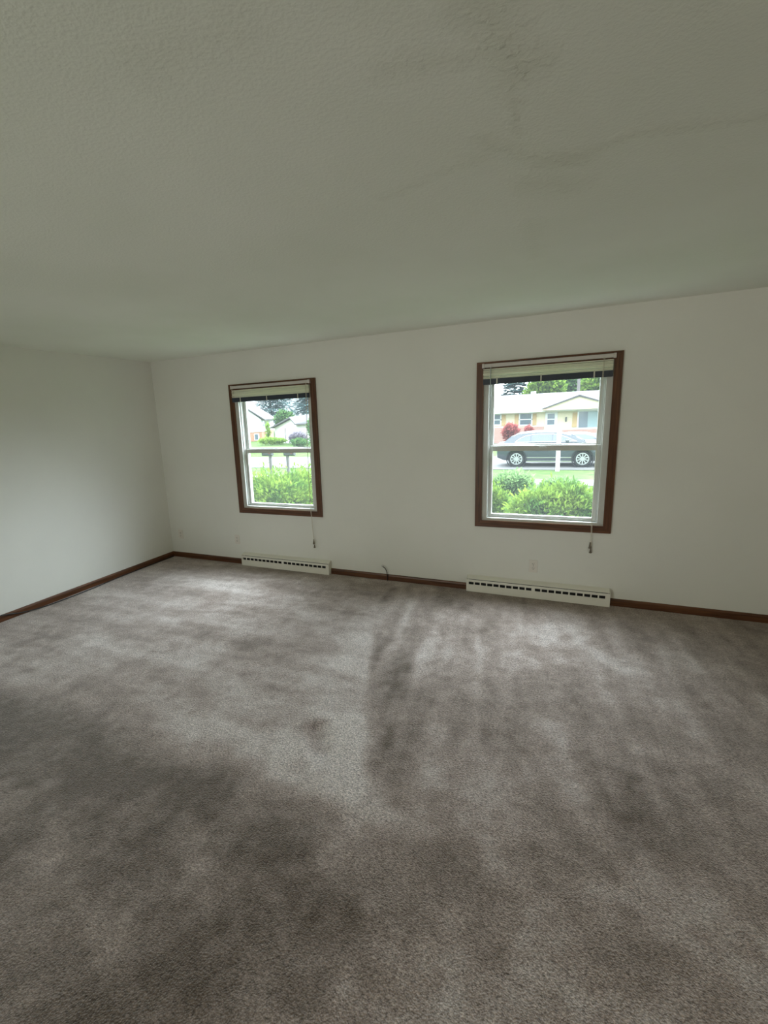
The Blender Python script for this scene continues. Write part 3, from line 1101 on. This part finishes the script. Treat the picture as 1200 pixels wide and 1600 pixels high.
# foundation shrubs right outside the windows
shrub('spreading_yew', (0.25, 2.35, -0.42), (1.05, 0.85, 0.66), MT['leaf_y'], 17000, 0.075, 0.03,
      'bright green bushy yew right outside the left window', seed=3, lumps=10)
shrub('spreading_yew', (4.52, 2.20, -0.42), (0.58, 0.55, 0.585), MT['leaf_y'], 13000, 0.07, 0.027,
      'yellow-green bushy yew right outside the right window', seed=8, lumps=10)
shrub('spreading_yew', (3.50, 3.15, -0.48), (0.40, 0.40, 0.56), MT['leaf_y'], 6000, 0.07, 0.027,
      'smaller yellow-green shrub at the left side of the right window view', seed=12, lumps=8)
shrub('low_shrub', (3.25, 10.9, GZ), (0.55, 0.5, 0.33), MT['leaf_pale'], 2600, 0.16, 0.05,
      'low pale green shrub beside the sidewalk beyond the yews', seed=15, lumps=6)
shrub('low_shrub', (4.65, 11.6, GZ), (0.5, 0.45, 0.17), MT['leaf_pale'], 1800, 0.16, 0.05,
      'lower flat pale green shrub before the base of the white post', seed=16, lumps=6)

# white post on the lawn in front of the car
po = tag(empty('white_post', (4.50, 16.6, GZ)), 'tall square white post standing before the dark car', 'post')
MB().box(-0.08, 0.08, -0.08, 0.08, -0.02, 1.66, 0.006).build('shaft', MT['white_post'], po)
MB().prism([(-0.095, 1.66), (0.095, 1.66), (0.095, 1.69), (0.0, 1.75), (-0.095, 1.69)], 1, -0.095, 0.095).build('cap', MT['white_post'], po)


# mailboxes by the street, seen through the left window
def mailbox(x, y, z, bx, label):
    r = tag(empty('mailbox', (x, y, z)), label, 'mailbox', 'mailboxes at the street edge')
    MB().box(-0.05, 0.05, -0.05, 0.05, -0.03, 1.02, 0.004).build('post', MT['grey_post'], r)
    MB().box(bx - 0.28, bx + 0.28, -0.05, 0.05, 1.02, 1.06).build('cross_arm', MT['grey_post'], r)
    prof = [(-0.09, 1.06), (0.09, 1.06), (0.09, 1.17)] + [(0.09 * math.cos(t), 1.17 + 0.09 * math.sin(t)) for t in
                                                         [math.pi * i / 8 for i in range(1, 8)]] + [(-0.09, 1.17)]
    MB().prism(prof, 0, bx - 0.25, bx + 0.25).build('box', MT['box_dark'], r)
    MB().box(bx + 0.12, bx + 0.15, -0.105, -0.092, 1.12, 1.30).build('flag', MT['lamp_red'], r)
    MB().prism([(p[0] * 1.05, (p[1] - 1.06) * 1.04 + 1.058) for p in prof], 0, bx - 0.265, bx - 0.251).build('door', MT['box_dark'], r)
    return r


mailbox(-7.16, 13.0, GZ, -0.12, 'dark mailbox on grey post, left one in the left window')
mailbox(-6.26, 13.0, GZ, 0.12, 'dark mailbox on grey post, right one in the left window')


# ---- vehicles
def wheel(parent, x, y, zc, rad, side, seg=28):
    wd = 0.22
    t = MB().lathe([(rad * .70, -wd / 2), (rad * .94, -wd / 2), (rad, -wd / 2 + .03), (rad, wd / 2 - .03), (rad * .94, wd / 2), (rad * .70, wd / 2)],
                   (x, y, zc), 1, seg, True).build('wheel', MT['rubber'], parent, smooth=True)
    mb = MB()
    yo = y + side * (wd / 2)
    mb.lathe([(rad * .60, -.02), (rad * .71, -.02), (rad * .71, .012), (rad * .63, .012)], (x, yo, zc), 1, seg, True)
    for i in range(10):
        a = 2 * math.pi * i / 10
        mb.box(x - 0.022, x + 0.022, yo - .012, yo + .012, zc + rad * .08, zc + rad * .66,
               rot=Matrix.Rotation(a, 3, 'Y'), piv=(x, yo, zc))
    mb.lathe([(rad * .15, -.02), (rad * .15, .016), (rad * .08, .02)], (x, yo, zc), 1, 16)
    mb.build('rim', MT['alloy'], t)
    MB().lathe([(rad * .72, -.03), (rad * .72, .01)], (x, yo - side * 0.06, zc), 1, seg).build('brake_disc', MT['rubber'], t)
    return t


def loft(mb, sections):
    """sections: list of rings (same count) -> skin with end caps"""
    R_ = [[mb.b.verts.new(p) for p in s] for s in sections]
    n = len(R_[0])
    fs = []
    for A, B in zip(R_, R_[1:]):
        for j in range(n):
            fs.append(mb.b.faces.new((A[j], A[(j + 1) % n], B[(j + 1) % n], B[j])))
    fs.append(mb.b.faces.new(R_[0]))
    fs.append(mb.b.faces.new(list(reversed(R_[-1]))))
    bmesh.ops.recalc_face_normals(mb.b, faces=fs)


def car(name, loc, label, paint, prof, W, wb, axf, rad, roof_pts, glass_pts, splits, rz=0.0, chrome=False, cladding=True):
    """prof: lower-body stations (x, z_bottom, z_shoulder, half-width); x grows towards the nose.
    roof_pts / glass_pts: side outlines (x, z) of the greenhouse and of its side glass"""
    root = tag(empty(name, loc, rz), label, 'car')
    mb = MB()
    secs = []
    for x, zb, zs, hw in prof:
        secs.append([(x, -hw * .90, zb), (x, -hw * .985, zb + .12), (x, -hw, (zb + zs) / 2), (x, -hw * .98, zs - .06), (x, -hw * .90, zs),
                     (x, 0, zs + .015), (x, hw * .90, zs), (x, hw * .98, zs - .06), (x, hw, (zb + zs) / 2), (x, hw * .985, zb + .12), (x, hw * .90, zb)])
    loft(mb, secs)
    body = mb.build('body', MT[paint], root, smooth=True)
    # greenhouse: tapering inward to the roof
    zl = min(p[1] for p in roof_pts)
    zh = max(p[1] for p in roof_pts)
    hwz = lambda z: W / 2 * (0.90 - 0.20 * (z - zl) / (zh - zl))
    mb = MB()
    A = [mb.b.verts.new((x, -hwz(z), z)) for x, z in roof_pts]
    B = [mb.b.verts.new((x, hwz(z), z)) for x, z in roof_pts]
    fs = [mb.b.faces.new(A), mb.b.faces.new(list(reversed(B)))]
    for i in range(len(A)):
        j = (i + 1) % len(A)
        fs.append(mb.b.faces.new((A[i], B[i], B[j], A[j])))
    bmesh.ops.recalc_face_normals(mb.b, faces=fs)
    mb.build('cabin', MT[paint], root, smooth=True)

    def band(x0, x1):
        """clip glass outline to x0..x1"""
        pts = []
        q = glass_pts
        for i in range(len(q)):
            (ax, az), (bx, bz) = q[i], q[(i + 1) % len(q)]
            ina, inb = x0 <= ax <= x1, x0 <= bx <= x1
            if ina:
                pts.append((ax, az))
            for e in ((x0, x1) if bx > ax else (x1, x0)):
                if (ax - e) * (bx - e) < 0:
                    t = (e - ax) / (bx - ax)
                    pts.append((e, az + t * (bz - az)))
        return pts
    for side in (-1, 1):
        for x0, x1 in splits:
            pts = band(x0, x1)
            if len(pts) < 3:
                continue
            mb = MB()
            vs = [mb.b.verts.new((x, side * (hwz(z) + 0.006), z)) for x, z in pts]
            vi = [mb.b.verts.new((x, side * (hwz(z) - 0.01), z)) for x, z in pts]
            fs = [mb.b.faces.new(vs), mb.b.faces.new(list(reversed(vi)))]
            for i in range(len(vs)):
                j = (i + 1) % len(vs)
                fs.append(mb.b.faces.new((vs[i], vi[i], vi[j], vs[j])))
            bmesh.ops.recalc_face_normals(mb.b, faces=fs)
            mb.build('side_window', MT['carglass'], root)
        if chrome:
            ol = [(x, side * (hwz(z) + 0.008), z) for x, z in glass_pts]
            ol.append(ol[0])
            MB().tube(ol, 0.013, 6).build('window_trim', MT['chrome'], root)
            MB().box(axf - wb + rad * 1.15, axf - rad * 1.15, side * W / 2 - .015, side * W / 2 + .015, .40, .43).build('side_moulding', MT['chrome'], root)
            MB().box(axf - wb + rad * 1.1, axf - rad * 1.1, side * W / 2 * .97 - .02, side * W / 2 * .97 + .02, .235, .262).build('sill_strip', MT['chrome'], root)
        for xh in (axf - 1.15, axf - 2.05):
            MB().box(xh - .09, xh + .09, side * W / 2 * .985 - .02, side * W / 2 * .985 + .02, 0.88, 0.91, .006).build('door_handle', MT['chrome'], root)
        for xw in (axf, axf - wb):
            # dark wheel arch then the wheel
            mb = MB()
            mb.lathe([(rad * 1.08, -0.06), (rad * 1.20, -.06), (rad * 1.20, .014), (rad * 1.08, .014)], (xw, side * W / 2 * .985, rad), 1, 30, True)
            mb.build('wheel_arch', MT['rubber'] if cladding else MT[paint], root)
            wheel(root, xw, side * (W / 2 - 0.085), rad, rad, side)
        MB().box(prof[0][0] - .01, prof[0][0] + .22, side * W / 2 * .90 - .06, side * W / 2 * .90 + .055, .84, .94, .02).build('tail_light', MT['lamp_red'], root)
        MB().box(prof[-1][0] - .30, prof[-1][0] - .04, side * W / 2 * .80 - .1, side * W / 2 * .80 + .11, .70, .80, .02).build('headlight', MT['lamp_clear'], root)
        xm = axf - 0.62
        MB().box(xm - .07, xm + .07, side * (W / 2 + .02) - .08, side * (W / 2 + .02) + .08, 1.05, 1.18, .03).build('mirror', MT[paint], root)
    return root


suv_prof = [(-0.02, .46, .80, .70), (0.03, .40, 1.03, .86), (0.30, .30, 1.08, .94), (0.9, .24, 1.085, .95), (2.2, .22, 1.065, .955), (3.3, .23, 1.04, .95),
            (3.9, .25, 1.02, .94), (4.35, .28, .94, .90), (4.58, .34, .84, .78), (4.66, .42, .70, .62)]
suv_roof = [(0.22, 1.05), (0.34, 1.13), (0.62, 1.34), (0.95, 1.445), (1.5, 1.495), (2.1, 1.50), (2.6, 1.46), (3.0, 1.36), (3.45, 1.17), (3.68, 1.05)]
suv_glass = [(0.78, 1.09), (0.92, 1.21), (1.18, 1.35), (1.55, 1.415), (2.1, 1.43), (2.52, 1.40), (2.86, 1.29), (3.28, 1.10)]
s = car('suv', (1.92, 18.75, GZ + 0.03), 'dark blue-black sport utility car parked in the street behind the white post', 'carpaint', suv_prof, 1.90, 2.66, 3.53, 0.36,
        suv_roof, suv_glass, [(0.7, 1.42), (1.46, 2.30), (2.34, 3.3)], chrome=True)
MB().prism([(0.30, 1.10), (0.34, 1.10), (0.60, 1.33), (0.56, 1.33)], 1, -0.60, 0.60).build('rear_window', MT['carglass'], s)
MB().prism([(3.60, 1.10), (3.64, 1.10), (3.05, 1.345), (3.01, 1.345)], 1, -0.62, 0.62).build('windshield', MT['carglass'], s)
for sd in (-1, 1):
    MB().tube([(0.75, sd * .60, 1.39), (0.95, sd * .60, 1.465), (1.5, sd * .60, 1.52), (2.1, sd * .60, 1.525), (2.55, sd * .60, 1.475)], 0.018, 6).build('roof_rail', MT['chrome'], s)
sed_prof = [(0.0, .42, .72, .66), (0.06, .36, .92, .82), (0.5, .24, .98, .89), (1.2, .20, .96, .90), (2.6, .20, .93, .90), (3.5, .22, .90, .89), (4.2, .26, .80, .84), (4.55, .34, .66, .64)]
sed_roof = [(0.55, .95), (1.0, 1.12), (1.45, 1.25), (2.0, 1.30), (2.5, 1.285), (2.9, 1.19), (3.55, .93)]
sed_glass = [(0.98, 1.00), (1.12, 1.10), (1.5, 1.205), (2.0, 1.245), (2.45, 1.235), (2.80, 1.15), (3.22, .98)]
s = car('sedan', (3.15, 21.7, GZ + 0.03), 'white car parked beyond the nose of the dark one', 'carwhite', sed_prof, 1.80, 2.7, 3.6, 0.33, sed_roof, sed_glass,
        [(0.9, 1.96), (2.0, 3.3)], cladding=False)
MB().prism([(3.46, 1.0), (3.50, 1.0), (2.96, 1.19), (2.92, 1.19)], 1, -0.58, 0.58).build('windshield', MT['carglass'], s)


# ---- the cream house across the street
hy = 34.0
hs = tag(empty('house', (3.0, hy, GZ)), 'single-storey cream house with brick base and pale roof behind the cars', 'house')
O = Matrix.Translation((-3.0, -hy, -GZ))
HX0, HX1 = -7.0, 12.5
MB().box(HX0, HX1, hy, hy + 8, GZ, 1.45).build('walls', MT['sid_cream'], hs, xf=O)
MB().box(HX0 - .02, 3.38, hy - .10, hy, GZ, 0.30).build('brick_base', MT['brick'], hs, xf=O)
MB().box(4.66, HX1 + .02, hy - .10, hy, GZ, 0.03).build('brick_base', MT['brick'], hs, xf=O)
MB().prism([(hy - .62, 1.46), (hy - .62, 1.60), (hy + 4, 2.86), (hy + 8.6, 1.60), (hy + 8.6, 1.46)], 0, HX0 - .4, HX1 + .4).build('roof', MT['shingle'], hs, xf=O)
MB().box(HX0 - .4, HX1 + .4, hy - .70, hy - .60, 1.40, 1.62).build('fascia', MT['fascia'], hs, xf=O)
gb = MB().prism([(3.45, 1.64), (7.85, 1.64), (5.65, 2.36)], 1, hy - .95, hy - .70).build('gable', MT['sid_cream'], hs, xf=O)
MB().prism([(3.2, 1.62), (3.45, 1.62), (5.65, 2.38), (7.85, 1.62), (8.1, 1.62), (5.65, 2.50)], 1, hy - 1.1, hy + 3.4).build('gable_roof', MT['shingle'], gb, xf=O)
MB().box(3.3, 8.0, hy - 1.0, hy - .68, 1.50, 1.64).build('gable_beam', MT['pink_beam'], gb, xf=O)


def house_window(parent, x0, x1, z0, z1, y, O_, glass='dglass', split='h'):
    mb = MB()
    ring(mb, x0, x1, z0, z1, .09, .09, .11, .08, y - .07, y - .02)
    if split == 'h':
        mb.box(x0, x1, y - .07, y - .02, (z0 + z1) / 2 - .03, (z0 + z1) / 2 + .03)
    f = mb.build('window', MT['trimw'], parent, xf=O_)
    MB().box(x0 + .08, x1 - .08, y - .045, y - .03, z0 + .08, z1 - .07).build('pane', MT[glass], f, xf=O_)
    return f


house_window(hs, -0.75, 0.33, 0.46, 1.38, hy, O)
house_window(hs, 1.60, 2.58, 0.38, 1.38, hy, O)
pw = house_window(hs, 5.62, 8.2, 0.04, 1.38, hy, O, split='none')
MB().box(6.30, 8.08, hy - .052, hy - .046, 0.14, 1.28).build('curtain', MT['pglass'], pw, xf=O)
for x0, x1, z0, z1 in ((0.35, 0.64, .46, 1.28), (1.30, 1.59, .46, 1.28), (2.59, 2.86, .44, 1.28), (5.30, 5.61, .22, 1.26)):
    MB().box(x0, x1, hy - .06, hy - .01, z0, z1).build('shutter', MT['shade_wood'], hs, xf=O)
d = MB().box(3.46, 4.30, hy - .05, hy - .005, GZ + .15, 1.36).build('front_door', MT['trimw'], hs, xf=O)
MB().box(3.62, 4.10, hy - .06, hy - .05, .43, 1.24).build('door_pane', MT['dglass'], d, xf=O)
MB().box(3.62, 4.10, hy - .065, hy - .06, .80, .86).build('door_rail', MT['trimw'], d, xf=O)
MB().box(3.36, 4.66, hy - 1.2, hy - .05, GZ, GZ + .15).build('porch_step', MT['walk'], hs, xf=O)
MB().box(2.17, 2.55, hy + 4.1, hy + 4.5, 2.4, 3.05).build('chimney', MT['trimw'], hs, xf=O)
MB().box(4.83, 4.93, hy - .12, hy, .62, .95).build('porch_lamp', MT['box_dark'], hs, xf=O)

shrub('red_shrub', (1.25, 31.6, GZ), (0.5, 0.5, 0.78), MT['leaf_r'], 1800, 0.22, 0.09, 'red-leaved shrub before the cream house', seed=22)
shrub('red_shrub', (2.5, 31.9, GZ), (0.3, 0.3, 0.72), MT['leaf_r'], 900, 0.2, 0.09, 'small red shrub right of the bigger red one', seed=23)

up_ = tag(empty('utility_pole', (5.85, 43.6, GZ)), 'grey utility pole rising behind the cream house roof', 'pole')
MB().tube([(0, 0, 0), (0, 0, 8.5)], [0.16, 0.11], 10).build('shaft', MT['pole'], up_)
MB().box(-1.1, 1.1, -.06, .06, 7.6, 7.75).build('crossarm', MT['pole'], up_)

# ---- white split-level house and garage beyond, seen through the left window
R_ = math.radians(25.6)
h2 = tag(empty('house', (-29.7, 45.0, GZ), R_), 'white gabled house with orange brick base, seen through the left window', 'house')
# local frame: +y runs along the eave side from the corner, -x along the gable end
GW, GL, EV = 4.0, 11.0, 2.66
MB().box(-GW, 0, 0, GL, 1.15, EV).build('upper_wall', MT['sid_white'], h2)
MB().box(-GW + .06, -.06, .06, GL - .06, 0, 1.15).build('brick_base', MT['brick_o'], h2)
MB().prism([(-GW, EV), (0, EV), (-GW / 2, EV + 1.55)], 1, 0.02, GL - .02).build('gable_wall', MT['sid_white'], h2)
MB().prism([(-GW - .5, EV - .10), (-GW / 2, EV + 1.58), (.5, EV - .10), (.5, EV + .05), (-GW / 2, EV + 1.75), (-GW - .5, EV + .05)], 1, -.35, GL + .35).build('roof', MT['shingle'], h2)


def side_window(parent, y0, y1, z0, z1, x=0.0):
    mb = MB()
    mb.box(x, x + .05, y0, y1, z0, z0 + .08)
    mb.box(x, x + .05, y0, y1, z1 - .08, z1)
    mb.box(x, x + .05, y0, y0 + .08, z0, z1)
    mb.box(x, x + .05, y1 - .08, y1, z0, z1)
    f = mb.build('window', MT['trimw'], parent)
    MB().box(x + .01, x + .03, y0 + .07, y1 - .07, z0 + .07, z1 - .07).build('pane', MT['dglass'], f)


side_window(h2, 0.4, 2.4, 1.72, 2.58)
f = MB()
ring(f, -1.05, -0.42, .12, .95, .08, .14, .08, .08, -.01, .06)
f = f.build('window', MT['trimw'], h2)
MB().box(-0.98, -0.55, .02, .04, .18, .9).build('pane', MT['dglass'], f)
side_window(h2, 4.2, 5.6, .2, .95, -.06)

g2 = tag(empty('garage', (-20.5, 38.0, GZ), math.radians(-32.7)), 'low pale garage with white door, right of the white house', 'garage')
# local frame: gable end along -x, eave side along +y
MB().prism([(-5.6, 0), (0, 0), (0, 2.05), (-0.9, 2.62), (-5.6, 1.68)], 1, 0, 9).build('walls', MT['sid_pink'], g2)
mb = MB()
sec = lambda y, k: [(-6.0, y, 1.60), (-0.9, y, 2.66 + k), (.35, y, 1.95), (.35, y, 2.07), (-0.9, y, 2.80 + k), (-6.0, y, 1.74)]
loft_a, loft_b = sec(-.35, 0.0), sec(9.3, 0.9)
va = [mb.b.verts.new(p) for p in loft_a]
vb = [mb.b.verts.new(p) for p in loft_b]
ff = [mb.b.faces.new(va), mb.b.faces.new(list(reversed(vb)))]
for q in range(6):
    ff.append(mb.b.faces.new((va[q], vb[q], vb[(q + 1) % 6], va[(q + 1) % 6])))
bmesh.ops.recalc_face_normals(mb.b, faces=ff)
mb.build('roof', MT['shingle'], g2)
MB().box(-2.6, -.12, -.05, 0.0, 0.02, 1.55).build('garage_door', MT['trimw'], g2)
MB().box(-2.75, -2.6, -.07, 0, 0, 1.62).build('door_jamb', MT['grey_post'], g2)

shrub('purple_shrub', (-19.4, 36.4, GZ), (0.85, 0.7, 0.62), MT['leaf_p'], 1500, 0.25, 0.1, 'dusky purple shrub before the garage door', seed=31)
shrub('round_shrub', (-16.9, 35.6, GZ), (0.9, 0.8, 1.45), MT['leaf_g'], 2200, 0.28, 0.12, 'tall green shrub at the right edge of the garage', seed=33)
shrub('hedge', (-22.8, 36.6, GZ), (1.7, 0.55, 0.36), MT['leaf_lime'], 2200, 0.22, 0.09, 'low yellow-green hedge before the garage', 'hedge', seed=34)
shrub('hedge', (-17.4, 33.6, GZ), (1.2, 0.7, 0.36), MT['leaf_g'], 1500, 0.22, 0.09, 'low darker hedge below the tall green shrub', 'hedge', seed=35)
shrub('young_tree', (-25.45, 40.0, GZ), (0.22, 0.22, 1.25), MT['leaf_lime'], 260, 0.25, 0.1, 'slender light green sapling before the orange brick', 'tree', seed=36)

# trees behind the houses
conifer('spruce', (-42.0, 66.0, GZ), 15.0, 3.8, 5400, 'blue-green spruce just right of the white house roof', 42)
conifer('spruce', (-46.3, 76.5, GZ), 15.5, 4.4, 5200, 'blue-green spruce behind the left slope of the garage roof', 43)
conifer('spruce', (-33.4, 63.6, GZ), 14.0, 2.7, 5200, 'blue-green spruce behind the ridge of the garage roof', 46)
conifer('spruce', (-27.2, 54.9, GZ), 12.5, 3.0, 4600, 'rightmost blue-green spruce in the left window', 47)
conifer('spruce', (-0.75, 57.0, GZ), 8.2, 3.2, 2600, 'blue-green spruce behind the left part of the cream house', 44)
tree('maple', (-28.6, 48.9, GZ), 2.6, (1.1, 1.1, 1.2), MT['leaf_g'], 1100, 0.38, 'light green round tree between white house and garage', 51)
tree('maple', (2.9, 48.0, GZ), 4.2, (1.7, 1.7, 1.9), MT['leaf_y'], 2600, 0.42, 'bright green leafy tree behind the chimney of the cream house', 52)
tree('maple', (7.9, 48.0, GZ), 4.2, (1.5, 1.5, 1.9), MT['leaf_y'], 2400, 0.42, 'bright green leafy tree right of the utility pole', 53)
tree('maple', (5.3, 54.0, GZ), 4.4, (1.8, 1.8, 2.2), MT['leaf_g'], 2200, 0.45, 'darker green tree behind the utility pole', 54)
tree('maple', (-3.3, 47.0, GZ), 3.0, (1.2, 1.2, 1.6), MT['leaf_y'], 1200, 0.42, 'small yellow-green tree at the left end of the cream house', 55)
